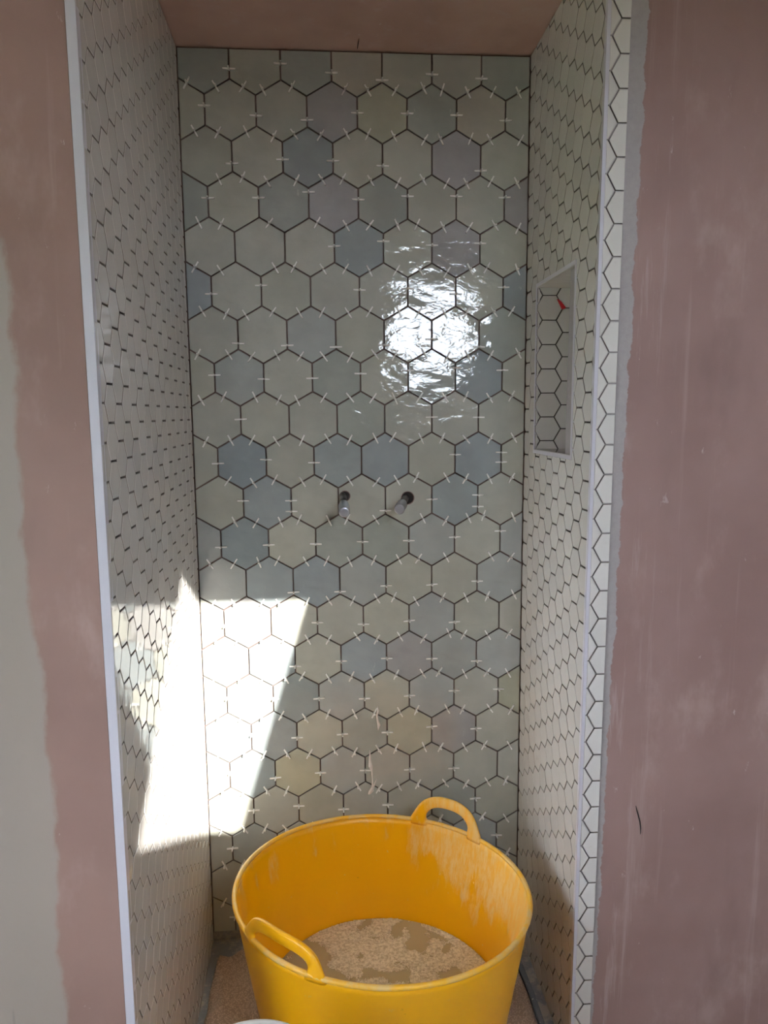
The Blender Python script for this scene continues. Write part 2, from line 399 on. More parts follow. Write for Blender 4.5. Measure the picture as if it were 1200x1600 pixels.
for r in range(22):
    for i, ch in enumerate(ROWS[r]):
        cx = (i + 0.5) * TW if r % 2 == 0 else i * TW
        cz = H - r * TP - TS / 2
        full = hex_pointy(cx, cz, TW, GAP)
        p = clip(clip(clip(clip(full, -1, 0, -0.002), 1, 0, W - 0.002), 0, 1, H - 0.004), 0, -1, 0.0)
        p = clean(p)
        if len(p) < 3 or area(p) < 1e-4: continue
        isfull = len(p) == 6 and abs(area(p) - area(full)) < 1e-7
        c = CLS[ch]; j = rb.uniform(-4, 4)
        put_tile(wall_back, p, FB, 'bigtile', 0.009, 0.0009, 'bighex' if isfull else None, rb.uniform(-.0005, .0005),
                 (rb.uniform(-.006, .006), rb.uniform(-.006, .006)), (c[0] + j, c[1] + j, c[2] + j + rb.uniform(-2, 2)))

MB().box(0.0, W, 0.002, 0.012, FLOOR, -0.001).build('upstand', 'tray', wall_back)

# ---- left wall, small white hexagons
SPL = 0.016
UL = Vector((-SPL, 1, 0)).normalized(); FL = (Vector((0, 0, 0)), UL, Vector((0, 0, 1)), Vector((0, 0, 0)))
FL = (FL[0], UL, Vector((0, 0, 1)), UL.cross(Vector((0, 0, 1))))
LB = 0.007
b = MB()
def fl(u, v, d): return FL[0] + FL[1] * u + FL[2] * v + FL[3] * d
b.prism([(YL + 0.012, FLOOR - .1), (0.02, FLOOR - .1), (0.02, H + .05), (YL + 0.012, H + .05)], fl, -0.30, -LB)
wall_left = tag(b.build('wall_left', 'greyback'), 'alcove left wall of small white glossy hexagon tiles', kind='structure')
polys = []
PV = 0.0628; DU = 0.0525; SL = DU / 1.5; ZC = H - 0.9253
for k in range(-1, 17):
    cu = -(0.047 + DU * k)
    ph = H - (0.9357 if k % 2 == 0 else 0.9043)
    for n in range(-26, 26):
        cv = ph + PV * (n + 0.5)
        full = hex_flat(cu, cv, SL, PV / 2, 0.0036)
        p = clean(clip(clip(clip(clip(full, 1, 0, -0.0015), -1, 0, -YL - 0.003), 0, 1, H - 0.002), 0, -1, -FLOOR - 0.004))
        if len(p) < 3 or area(p) < 1.2e-5: continue
        polys.append((p, 'lefthex' if abs(area(p) - area(full)) < 1e-8 else None))
lay_tiles(wall_left, polys, FL, 'smalltile', LB, 0.0008)

# ---- right wall, with the recessed niche
NY0, NY1, NZ0, NZ1, ND = -0.398, -0.103, H - 1.022, H - 0.604, 0.135
FR = (Vector((W, 0, 0)), Vector((0, -1, 0)), Vector((0, 0, 1)), Vector((-1, 0, 0)))
def fr_(u, v, d): return FR[0] + FR[1] * u + FR[2] * v + FR[3] * d
b = MB()
def rfront(v): return -yr(v) - 0.008
zlo, zhi = FLOOR - .1, H + .05
b.prism([(-0.02, zlo), (rfront(zlo), zlo), (rfront(NZ0), NZ0), (-0.02, NZ0)], fr_, -0.25, -LB)
b.prism([(-0.02, NZ1), (rfront(NZ1), NZ1), (rfront(zhi), zhi), (-0.02, zhi)], fr_, -0.25, -LB)
b.prism([(-0.02, NZ0), (-NY1, NZ0), (-NY1, NZ1), (-0.02, NZ1)], fr_, -0.25, -LB)
b.prism([(-NY0, NZ0), (rfront(NZ0), NZ0), (rfront(NZ1), NZ1), (-NY0, NZ1)], fr_, -0.25, -LB)
b.prism([(-NY1, NZ0), (-NY0, NZ0), (-NY0, NZ1), (-NY1, NZ1)], fr_, -0.25, -ND)
wall_right = tag(b.build('wall_right', 'greyback'), 'alcove right wall of small white hexagon tiles with a recessed niche', kind='structure')
polys = []
PR = 0.0622; DR = 0.0529; SR = DR / 1.5
TF = 0.009                                   # niche trim width
for k in range(-1, 12):
    cu = 0.0235 + DR * k
    ph = H - 1.1635 + (0 if k % 2 == 0 else PR / 2)
    for n in range(-22, 24):
        cv = ph + PR * (n + 0.5)
        full = hex_flat(cu, cv, SR, PR / 2, 0.0036)
        # front edge leans: u <= -yr(v) - trim  ->  u - LEAN*v <= 0.503 - LEAN*0.09 - trim
        p = clip(full, 1, -LEAN, 0.503 - LEAN * 0.09 - 0.010)
        p = clean(clip(clip(clip(p, -1, 0, -0.0015), 0, 1, H - 0.002), 0, -1, -FLOOR - 0.004))
        if len(p) < 3: continue
        isfull = abs(area(p) - area(full)) < 1e-8
        # niche opening with its trim
        u0, u1, v0, v1 = -NY1 - TF, -NY0 + TF, NZ0 - TF, NZ1 + TF
        pieces = [p]
        us = [q[0] for q in p]; vv = [q[1] for q in p]
        if max(us) > u0 and min(us) < u1 and max(vv) > v0 and min(vv) < v1:
            pieces = []; isfull = False
            pieces.append(clip(p, 1, 0, u0))
            pieces.append(clip(p, -1, 0, -u1))
            mid = clip(clip(p, -1, 0, -u0), 1, 0, u1) if len(p) > 2 else []
            if len(mid) > 2:
                pieces.append(clip(mid, 0, 1, v0)); pieces.append(clip(mid, 0, -1, -v1))
        for q in pieces:
            q = clean(q)
            if len(q) < 3 or area(q) < 1.5e-5: continue
            polys.append((q, 'righthex' if isfull else None))
lay_tiles(wall_right, polys, FR, 'smalltile', LB, 0.0008)
# niche lining: far reveal (faces the room), rear, near reveal, sill and soffit
NX0, NX1 = W + LB, W + ND
reveal_frames = {
    'far': ((Vector((W, NY1, 0))), Vector((1, 0, 0)), Vector((0, 0, 1)), Vector((0, -1, 0))),
    'rear': ((Vector((NX1, NY1, 0))), Vector((0, -1, 0)), Vector((0, 0, 1)), Vector((-1, 0, 0))),
    'near': ((Vector((W, NY0, 0))), Vector((-1, 0, 0)), Vector((0, 0, 1)), Vector((0, 1, 0))),
}
for nm, frm in reveal_frames.items():
    span = (0.0, ND) if nm == 'far' else ((0.0, NY1 - NY0) if nm == 'rear' else (-ND, 0.0))
    for k in range(-4, 8):
        cu = 0.0315 + 0.0545 * k
        ph = NZ0 + 0.0237 + (0 if k % 2 == 0 else PR / 2)
        for n in range(-1, 8):
            full = hex_flat(cu, ph + PR * (n + .5), 0.0359, PR / 2, 0.0024)
            p = clean(clip(clip(clip(clip(full, -1, 0, -span[0] - .001), 1, 0, span[1] - .001), 0, 1, NZ1 - .002), 0, -1, -NZ0 - .002))
            if len(p) < 3 or area(p) < 1.5e-5: continue
            put_tile(wall_right, p, frm, 'smalltile', 0.006, 0.0008, None, 0.006, (random.uniform(-.004, .004), random.uniform(-.004, .004)))
MB().box(W, W + ND, NY0 - .0, NY1 + .0, NZ0 - 0.006, NZ0 + 0.002).build('niche_sill', 'smalltile', wall_right)
MB().box(W, W + ND, NY0 - .0, NY1 + .0, NZ1 - 0.002, NZ1 + 0.006).build('niche_soffit', 'smalltile', wall_right)
for nm, (y0, y1, z0, z1) in {'a': (NY0 - TF, NY1 + TF, NZ1, NZ1 + TF), 'b': (NY0 - TF, NY1 + TF, NZ0 - TF, NZ0), 'c': (NY0 - TF, NY0, NZ0, NZ1), 'd': (NY1, NY1 + TF, NZ0, NZ1)}.items():
    MB().box(W - 0.001, W + 0.008, y0, y1, z0, z1).build('niche_trim', 'trim', wall_right)

# ---- front return on the right: strip of hexagons, then plaster.  Local frame: x from corner, y into wall, z up, leaning
ROT = math.atan(LEAN)
XS0, XS1 = 0.007, 0.047                       # strip from trim to plaster edge
b = MB().box(0.009, 1.30, 0.006, 0.20, FLOOR - .1, H + .12)
wall_fr = b.build('wall_front_right', 'plaster_right')
for v in wall_fr.data.vertices: v.co.x -= XS1
wall_fr.location = (W + XS1, yr(0), 0); wall_fr.rotation_euler = (ROT, 0, 0)
tag(wall_fr, 'pink plastered wall to the right of the alcove with a strip of white tiles', kind='structure')
FS = (Vector((-XS1, 0, 0)), Vector((1, 0, 0)), Vector((0, 0, 1)), Vector((0, -1, 0)))
SS = 0.0359
PS = 0.0625
for n in range(-1, 41):
    zd = H - 0.1789 - PS * (n - 3)            # a horizontal joint
    # big column: left points touch the trim, centre one side length to the right
    full = hex_flat(XS0 + 0.004 + SS, zd - PS / 2, SS, PS / 2, 0.0030)
    p = clean(clip(clip(clip(clip(full, 1, 0, XS1), -1, 0, -XS0 - .0005), 0, 1, H - .002), 0, -1, -FLOOR - .004))
    if len(p) >= 3 and area(p) > 2e-5: put_tile(wall_fr, p, FS, 'smalltile', 0.007, 0.0008, None, 0.0, (random.uniform(-.003, .003), random.uniform(-.003, .003)))
    full = hex_flat(XS0 + 0.004 + SS - 1.5 * SS, zd, SS, PS / 2, 0.0030)
    p = clean(clip(clip(clip(clip(full, 1, 0, XS1), -1, 0, -XS0 - .0005), 0, 1, H - .002), 0, -1, -FLOOR - .004))
    if len(p) >= 3 and area(p) > 2e-5: put_tile(wall_fr, p, FS, 'smalltile', 0.007, 0.0008, None, 0.0, (random.uniform(-.003, .003), random.uniform(-.003, .003)))
b = MB().box(-XS1 - .0005, -XS1 + XS0, -0.0015, 0.010, FLOOR, H).build('edge_trim', 'trim', wall_fr)

# ---- front return on the left: trim and plaster, painted beige further out
xe = -SPL * YL                                # x of the tiled face at the front edge
b = MB().box(-1.25, 0.0, 0.0, 0.25, FLOOR - .1, H + .12)
wall_fl = b.build('wall_front_left', 'plaster_left'); wall_fl.location = (xe - 0.0165, YL + 0.002, 0)
tag(wall_fl, 'pink plastered wall to the left of the alcove, painted beige at its far side', kind='structure')
b = MB().box(0.0015, 0.0165, -0.003, 0.014, FLOOR, H).build('edge_trim', 'trim', wall_fl)
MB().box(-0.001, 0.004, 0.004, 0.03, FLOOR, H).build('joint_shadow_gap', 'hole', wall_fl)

# ---- rest of the room: side walls, knee wall, sloping roof with the roof window
E_DIR = Vector((0, 0.79, 0.613)).normalized()
LW = 2.13
TR = Vector((0.3113 + 0.407 * LW, -LW, 0.978 + 0.55 * LW))
SKW, SKL = 0.395, 0.656
SC = TR + Vector((-SKW / 2, 0, 0)) - E_DIR * (SKL / 2)
RN = Vector((1, 0, 0)).cross(E_DIR).normalized()      # roof normal, outward
if RN.z < 0: RN = -RN
WY0, WY1, WZ0_, WZ1_ = -2.45, -1.60, 0.70, 1.72     # unseen side window, added to let fill daylight into the room
b = MB().box(-1.3, -1.2, -4.3, WY0, FLOOR - .1, H + .1).box(-1.3, -1.2, WY1, 0.15, FLOOR - .1, H + .1).box(-1.3, -1.2, WY0, WY1, FLOOR - .1, WZ0_).box(-1.3, -1.2, WY0, WY1, WZ1_, H + .1)
fill_win = empty('fill_window', (-1.25, (WY0 + WY1) / 2, WZ0_)); tag(fill_win, 'unseen side window added in the left room wall for fill light', kind='structure')
hy, hz = (WY1 - WY0) / 2, WZ1_ - WZ0_
for (y0, y1, z0, z1) in [(-hy, hy, 0, .05), (-hy, hy, hz - .05, hz), (-hy, -hy + .05, .05, hz - .05), (hy - .05, hy, .05, hz - .05), (-.02, .02, .05, hz - .05)]:
    MB().box(-.03, .03, y0, y1, z0, z1).build('window_frame', 'trim', fill_win)
for (y0, y1) in [(-hy + .05, -.02), (.02, hy - .05)]: MB().box(-.003, .003, y0, y1, .05, hz - .05).build('pane', 'glass', fill_win)
tag(b.build('wall_room_left', 'room'), 'plain room wall on the left behind the viewer', kind='structure')
tag(MB().box(2.2, 2.3, -4.3, 0.15, FLOOR - .1, H + .1).build('wall_room_right', 'room'), 'plain room wall on the right behind the viewer', kind='structure')
zk = SC.z + E_DIR.z / E_DIR.y * (-4.2 - SC.y)
tag(MB().box(-1.3, 2.3, -4.3, -4.2, FLOOR - .1, zk + .1).build('wall_knee', 'room'), 'low knee wall under the sloping roof', kind='structure')
def rf(u, v, d): return SC + Vector((1, 0, 0)) * u + E_DIR * v + RN * d
vtop = (H + 0.10 - SC.z) / E_DIR.z; vbot = (-4.3 - SC.y) / E_DIR.y
ul, ur = -1.3 - SC.x, 2.3 - SC.x
a0, a1 = SKW / 2 + 0.03, SKL / 2 + 0.03
b = MB()
b.prism([(ul, vbot), (-a0, vbot), (-a0, vtop), (ul, vtop)], rf, 0.0, 0.06)
b.prism([(a0, vbot), (ur, vbot), (ur, vtop), (a0, vtop)], rf, 0.0, 0.06)
b.prism([(-a0, vbot), (a0, vbot), (a0, -a1), (-a0, -a1)], rf, 0.0, 0.06)
b.prism([(-a0, a1), (a0, a1), (a0, vtop), (-a0, vtop)], rf, 0.0, 0.06)
tag(b.build('ceiling_slope', 'room'), 'sloping plastered ceiling with a roof window', kind='structure')
win = empty('window_1', SC); tag(win, 'small roof window in the sloping ceiling', kind='structure')
def rw(u, v, d): return Vector((1, 0, 0)) * u + E_DIR * v + RN * d
for (u0, u1, v0, v1) in [(-a0, -SKW / 2, -a1, a1), (SKW / 2, a0, -a1, a1), (-SKW / 2, SKW / 2, SKL / 2, a1), (-SKW / 2, SKW / 2, -a1, -SKL / 2)]:
    MB().prism([(u0, v0), (u1, v0), (u1, v1), (u0, v1)], rw, 0.035, 0.062).build('window_frame', 'wood', win)
MB().prism([(-SKW / 2, -SKL / 2), (SKW / 2, -SKL / 2), (SKW / 2, SKL / 2), (-SKW / 2, SKL / 2)], rw, 0.046, 0.050).build('pane', 'glass', win)

# ================================================================== THINGS
# ---- white cross spacers between the large tiles
AR = 0.0165; TK = 0.0019
b = MB()
b.box(-AR, AR, -TK, TK, 0.0002, 0.0032)        # arms lying on the tiles, across the joint
b.box(-TK, TK, -TK, TK, 0.0032, AR)            # arm sticking out
b.box(-TK, TK, -TK, TK, -0.0065, 0.0002)       # arm in the joint
SP_ME = bpy.data.meshes.new('tile_spacer'); SP_ME.from_pydata([tuple(v) for v in b.v], [], b.f); SP_ME.update(); SP_ME.materials.append(M['spacer'])
VT = {0: [.53, .33, .58, .78, .55, .65], 1: [.38, .67, .78, .52, .5, .52, .67], 2: [.74, .58, .6, .74, None, .85], 3: [.38, .35, .14, .37, .24, .22, .24],
      4: [None, None, .45, .27, .39, .31], 5: [.6, .3, None, .44, .39, .57, .33], 6: [.8, .87, .93, .86, .65, .93], 7: [.4, .55, .53, .37, .27, .18, .27],
      8: [.47, None, None, None, .45, .47], 9: [.55, .43, .56, None, None, .33, (.27, .63)], 10: [.42, (.44, .84), None, .87, .48, (.35, .78)],
      11: [.62, .57, .57, .52, .52, .42, .22], 12: [None, .88, .9, .72, .72, .63], 13: [.6, None, .57, .68, .6, .7, None], 14: [None, .75, .6, .55, .62, .77],
      15: [.42, .5, .55, .62, .57, .43, .43], 16: [.4, .58, .52, .52, .35, .5], 17: [.4, .68, .55, .53, .57, .6, None], 18: [.47, .37, .6, .5, .5, .4],
      19: [.5, .5, .4, .6, .5, .5, .5], 20: [.5, .4, .6, .5, .5, .5], 21: [.4, .5, .5, .5, .5, .5, .5]}
rs = random.Random(11)
spots = []                                       # (x, z, joint direction angle, label)
ORD = ['first', 'second', 'third', 'fourth', 'fifth', 'sixth', 'seventh', 'eighth', 'ninth', 'tenth', 'eleventh', 'twelfth', 'thirteenth', 'fourteenth', 'fifteenth', 'sixteenth', 'seventeenth', 'eighteenth', 'nineteenth', 'twentieth', 'twenty-first', 'twenty-second']
for r in range(22):
    xs = [(i + 1) * TW for i in range(6)] if r % 2 == 0 else [(i + .5) * TW for i in range(7)]
    zt = H - r * TP
    for i, x in enumerate(xs):
        q = VT[r][i]
        for t_ in ([] if q is None else (q if isinstance(q, tuple) else (q,))):
            pre = '' if not isinstance(q, tuple) else ('upper ' if t_ == q[0] else 'lower ')
            spots.append((x, zt - TS * t_ - (0.012 if r == 0 else 0), math.pi / 2 + rs.gauss(0, .03), '%swhite cross spacer on %s upright joint from left, %s tile row below ceiling' % (pre, ORD[i], ORD[r])))
    if r < 21:
        zb = zt - TS; nxt = zt - TP              # slanted joints below row r, from (x, zb) down to (x +- TW/2, nxt)
        nj = -1
        for x in [0.0] + xs + [W]:
            for sg in (-1, 1):
                x1 = x + sg * TW / 2
                if (x <= 0.001 or x >= W - .001) and r % 2 == 1: continue
                lo, hi = min(x, x1), max(x, x1)
                if lo < -0.001 or hi > W + 0.001: continue
                nj += 1
                if rs.random() < 0.03: continue
                t_ = min(.75, max(.25, rs.gauss(0.47, 0.09)))
                px, pz = x + (x1 - x) * t_, zb + (nxt - zb) * t_
                if 0.02 < px < W - 0.02:
                    spots.append((px, pz, math.atan2(nxt - zb, x1 - x) + rs.gauss(0, .06), 'white cross spacer on %s slanted joint from left, beneath %s tile row below ceiling' % (ORD[nj], ORD[r])))
def sp_matrix(x, z, a):
    # local x across the joint in the wall plane, local y along the joint, local z out of the wall
    Y = Vector((math.cos(a), 0, math.sin(a))); Z = Vector((0, -1, 0)); X = Y.cross(Z)
    m = Matrix(((X.x, Y.x, Z.x, x), (X.y, Y.y, Z.y, 0.0), (X.z, Y.z, Z.z, z), (0, 0, 0, 1)))
    return m @ Matrix.Rotation(rs.gauss(0, .04), 4, 'Y')
def hidden(x, z):
    px, py = project((x, 0, z)); k = (px - 594) / 237
    return abs(k) < 1 and py > 1411 - 132 * math.sqrt(1 - k * k) + 6
vis = [s for s in spots if not hidden(s[0], s[1])]; hid = [s for s in spots if hidden(s[0], s[1])]
vis.sort(key=lambda s: (Vector((s[0], 0, s[1])) - CAM).length)
for s in vis[:300]:
    o = bpy.data.objects.new('tile_spacer', SP_ME); COL.objects.link(o); o.matrix_world = sp_matrix(*s[:3])
    tag(o, s[3], 'tile spacer', 'white spacers in the back wall joints')
b = MB()
src = [v.co.copy() for v in SP_ME.vertices]; sf = [tuple(p.vertices) for p in SP_ME.polygons]
for s in vis[300:] + hid:
    m = sp_matrix(*s[:3]); b.add([m @ v for v in src], sf)
o = b.build('tile_spacers', 'spacer'); tag(o, 'remaining white spacers at the top and foot of the back wall', 'tile spacers', 'white spacers in the back wall joints', 'stuff')

# ---- yellow tub
TC = Vector((0.471, -0.439, FLOOR)); TA, TBB, TPHI = 0.342, 0.3265, -0.326
TH = 0.42 - FLOOR; RB = 0.76; TX, TY = -0.030, -0.043
NSEG = 96
def tub_pt(ang, h, d=0.0):                     # ang measured in world plan; h height above floor; d outward offset; local to TC
    k = RB + (1 - RB) * (h / TH) ** 0.9 if h > 0 else RB
    a = ang - TPHI
    rr = 1.0 / math.sqrt((math.cos(a) / TA) ** 2 + (math.sin(a) / TBB) ** 2)
    r = rr * k + d
    x, y = r * math.cos(ang), r * math.sin(ang)
    return Vector((x, y, h + (TX * x + TY * y) * max(0, h / TH)))
tub = empty('builders_tub', TC); tag(tub, 'large yellow flexible builders tub with two loop handles, holding dirty water', 'tub')
prof = [(0.0, 0.0)]
outer = [0.0, 0.006, 0.05, 0.11, 0.17, 0.23, 0.29, 0.34, 0.38, 0.41, 0.43, TH - 0.003]
V = []; rings = []
for h in outer: rings.append([tub_pt(2 * math.pi * k / NSEG, h, -0.004 if h == 0 else 0.0) for k in range(NSEG)])
for h in outer[::-1]: rings.append([tub_pt(2 * math.pi * k / NSEG, max(h, 0.005), -0.0045) for k in range(NSEG)])
V = [v for r in rings for v in r]; F = []
for i in range(len(rings) - 1):
    for k in range(NSEG): F.append((i * NSEG + k, i * NSEG + (k + 1) % NSEG, (i + 1) * NSEG + (k + 1) % NSEG, (i + 1) * NSEG + k))
F.append(tuple(range(NSEG))); F.append(tuple(range((len(rings) - 1) * NSEG, len(rings) * NSEG)))
mesh_obj('body', V, F, 'tub', tub, True)
b = MB(); n = 10; RV = []; RFc = []
for k in range(NSEG):
    ang = 2 * math.pi * k / NSEG
    c = tub_pt(ang, TH, -0.001); o_ = Vector((math.cos(ang), math.sin(ang), 0))
    for q in range(n):
        w = 2 * math.pi * q / n
        RV.append(c + o_ * (0.0058 * math.cos(w)) + Vector((0, 0, 0.0058 * math.sin(w))))
for k in range(NSEG):
    for q in range(n):
        RFc.append((k * n + q, k * n + (q + 1) % n, ((k + 1) % NSEG) * n + (q + 1) % n, ((k + 1) % NSEG) * n + q))
b.add(RV, RFc).build('rim', 'rim', tub, True)
def handle(mid, half, hh, lean, width, thick, e):
    N_ = 44; P = []; Rd = []; KW = []
    for i in range(N_ + 1):
        a = math.pi * i / N_
        uq = -math.copysign(abs(math.cos(a)) ** e, math.cos(a)); hz = abs(math.sin(a)) ** e * (hh + 0.010) - 0.010
        ang = mid + uq * half
        rad = Vector((math.cos(ang), math.sin(ang), 0))
        P.append(tub_pt(ang, TH, -0.002) + Vector((0, 0, hz)) + rad * (lean * max(hz, 0))); Rd.append(rad)
        KW.append(width * (1.0 + 0.75 * max(0.0, 1 - max(hz, 0) / (hh * 0.55)) ** 2))
    cs = [(math.copysign(abs(math.cos(w)) ** .7, math.cos(w)), math.copysign(abs(math.sin(w)) ** .7, math.sin(w))) for w in [2 * math.pi * k / 12 for k in range(12)]]
    VV = []; FF = []; m = 12
    for i, p in enumerate(P):
        T = (P[min(i + 1, N_)] - P[max(i - 1, 0)]).normalized(); Wd = T.cross(Rd[i]).normalized(); Rr = Wd.cross(T).normalized()
        for cx, sx in cs: VV.append(p + Wd * (KW[i] / 2 * cx) + Rr * (thick / 2 * sx))
    for i in range(N_):
        for k in range(m): FF.append((i * m + k, i * m + (k + 1) % m, (i + 1) * m + (k + 1) % m, (i + 1) * m + k))
    FF += [tuple(range(m)), tuple(range(N_ * m, (N_ + 1) * m))]
    return mesh_obj('handle', VV, FF, 'tub', tub, True)
handle(math.radians(53), math.radians(14.5), 0.062, 0.12, 0.031, 0.013, 0.80)
handle(math.radians(226), math.radians(16.5), 0.042, -0.25, 0.028, 0.013, 0.62)

# ---- water and foam in the tub
WZ = 0.165
ring = [tub_pt(2 * math.pi * k / 64, WZ, -0.0065) for k in range(64)]
for v in ring: v.z = WZ
Vw = [TC + v for v in ring] + [TC + v * 0.985 + Vector((0, 0, -0.012)) for v in ring]
Fw = [tuple(range(64)), tuple(range(64, 128))[::-1]] + [(k, (k + 1) % 64, 64 + (k + 1) % 64, 64 + k) for k in range(64)]
water = mesh_obj('water', Vw, Fw, 'water'); tag(water, 'murky beige water at the bottom of the yellow tub', 'water', kind='stuff')
def foam_mask(x, y):
    r = math.hypot(x, y); ang = math.atan2(y, x)
    n1 = noise.fractal(Vector((x * 9 + 3.1, y * 9 - 1.7, 0.4)), 1.0, 2.0, 4)
    n2 = noise.noise(Vector((x * 30, y * 30, 2.0))) * 0.25
    lim = tub_pt(ang, WZ, -0.0065).xy.length
    rim_ = max(0, (r / lim - 0.80)) * 2.0
    return n1 + n2 + rim_ * (0.6 if y > -0.05 else 0.2) + 0.10
ico = bmesh.new(); bmesh.ops.create_icosphere(ico, subdivisions=1, radius=1.0)
iv = [v.co.copy() for v in ico.verts]; jf = [tuple(v.index for v in f.verts) for f in ico.faces]; ico.free()
verts = []; faces = []; idx = {}; NG = 190; rf2 = random.Random(5)
def fpt(i, j): return -0.29 + 0.58 * i / NG, -0.29 + 0.58 * j / NG
msk = {}
for i in range(NG + 1):
    for j in range(NG + 1):
        x, y = fpt(i, j)
        if math.hypot(x, y) < tub_pt(math.atan2(y, x), WZ, -0.0075).xy.length: msk[(i, j)] = foam_mask(x, y)
def fv(i, j):
    if (i, j) not in idx:
        x, y = fpt(i, j); idx[(i, j)] = len(verts)
        hgt = 0.0002 + min(1, max(0, msk[(i, j)] + 0.05) * 3) * 0.0022 + abs(noise.noise(Vector((x * 170, y * 170, 0)))) * 0.0014
        verts.append((TC.x + x + rf2.uniform(-.0008, .0008), TC.y + y + rf2.uniform(-.0008, .0008), TC.z + WZ + hgt))
    return idx[(i, j)]
for i in range(NG):
    for j in range(NG):
        cs_ = [(i, j), (i + 1, j), (i + 1, j + 1), (i, j + 1)]
        if all(c in msk for c in cs_) and sum(msk[c] for c in cs_) / 4 > -0.05 + rf2.uniform(-.04, .04): faces.append(tuple(fv(*c) for c in cs_))
cnt = 0
while cnt < 15000:
    x, y = rf2.uniform(-.29, .29), rf2.uniform(-.29, .29); ang = math.atan2(y, x)
    if math.hypot(x, y) > tub_pt(ang, WZ, -0.010).xy.length: continue
    m = foam_mask(x, y); cnt += 1
    if m < -0.10: continue
    r = rf2.uniform(0.0008, 0.0027); k0 = len(verts); c = TC + Vector((x, y, WZ + 0.0012))
    verts += [(c.x + v.x * r, c.y + v.y * r, c.z + v.z * r * 0.8) for v in iv]; faces += [tuple(i + k0 for i in f) for f in jf]
me = bpy.data.meshes.new('foam'); me.from_pydata(verts, [], faces); me.update(); me.materials.append(M['foam'])
for p in me.polygons: p.use_smooth = True
o = bpy.data.objects.new('foam', me); COL.objects.link(o); tag(o, 'patches of pale beige bubbly foam floating on the murky water', 'foam', kind='stuff')

# ---- two capped pipe tails coming out of the back wall
def pipe(wall_px, end_px, yend, label, hole_r):
    p0 = on_y(*wall_px, 0.0); p1 = on_y(*end_px, yend); root = empty('pipe_tail', (p0.x, 0, p0.z)); tag(root, label, 'pipe', 'capped pipe tails on the back wall')
    d = (p1 - p0); loc = lambda k: d * k
    MB().tube([loc(-0.06), loc(0.55)], 0.0095, 20).build('pipe', 'steel', root, True)
    MB().tube([loc(0.48), loc(0.5), loc(0.60), loc(0.62)], [0.010, 0.0118, 0.0118, 0.010], 20).build('collar', 'chrome', root, True)
    MB().tube([loc(0.60), loc(0.62), loc(0.97), loc(0.995), loc(1.0)], [0.0118, 0.0142, 0.0142, 0.0130, 0.0105], 24).build('cap', 'chrome', root, False)
    # rough cut hole: ring with a dark plug
    hx = on_y(wall_px[0] + 3, wall_px[1], 0.0) - Vector((p0.x, 0, p0.z))
    MB().tube([hx + Vector((0, -0.0007, 0)), hx + Vector((0, 0.0002, 0))], hole_r, 24).build('cut_hole', 'hole', root)
    q = 28; RVv = []; RFf = []
    for k in range(q):
        a = 2 * math.pi * k / q
        for rr, yy in ((hole_r, -0.0006), (hole_r + .0022, -0.0006), (hole_r + .0022, 0.0), (hole_r, 0.0)):
            RVv.append(hx + Vector((rr * math.cos(a), yy - .0004, rr * math.sin(a))))
    for k in range(q):
        for j in range(4): RFf.append((k * 4 + j, k * 4 + (j + 1) % 4, ((k + 1) % q) * 4 + (j + 1) % 4, ((k + 1) % q) * 4 + j))
    mesh_obj('hole_edge', RVv, RFf, 'backing', root)
pipe((536, 775), (538, 801), -0.17, 'capped chrome pipe tail on the left, poking out beside a vertical tile joint', 0.013)
pipe((634, 778), (624, 796), -0.13, 'capped chrome pipe tail on the right, poking out of a round hole in a tile', 0.0165)

# ---- crumpled cloth under the tub
n = 70; CVv = []; CF_ = []
for i in range(n + 1):
    for j in range(n + 1):
        x = 0.028 + (0.868 - 0.028) * i / n; y = -0.80 + (-0.075 + 0.80) * j / n
        y += 0.02 * noise.noise(Vector((x * 9, 0.3, 1.0))) * (j / n); x += 0.012 * noise.noise(Vector((y * 7, 5.3, 1.0)))
        dx, dy = x - TC.x, y - TC.y; r = math.hypot(dx, dy); lim = tub_pt(math.atan2(dy, dx), 0.0).xy.length
        s = min(1, max(0, (r - lim - 0.004) / 0.035))
        w = noise.fractal(Vector((x * 11, y * 6, 7.7)), 1.0, 2.0, 4)
        ridge = abs(noise.noise(Vector((x * 9 + 2, y * 4, 3.3))))
        z = FLOOR - 0.002 + s * (0.012 + 0.030 * max(0, w + 0.2) + 0.050 * max(0, 0.32 - ridge))
        CVv.append((x, y, max(FLOOR + 0.0045, z) if s > 0 else FLOOR - 0.001))
for i in range(n):
    for j in range(n):
        CF_.append((i * (n + 1) + j, (i + 1) * (n + 1) + j, (i + 1) * (n + 1) + j + 1, i * (n + 1) + j + 1))
o = mesh_obj('dust_cloth', CVv, CF_, 'cloth', None, True); md = o.modifiers.new('thickness', 'SOLIDIFY'); md.thickness = 0.002; md.offset = 1
tag(o, 'crumpled brown mesh cloth spread on the shower floor under the yellow tub', 'cloth')
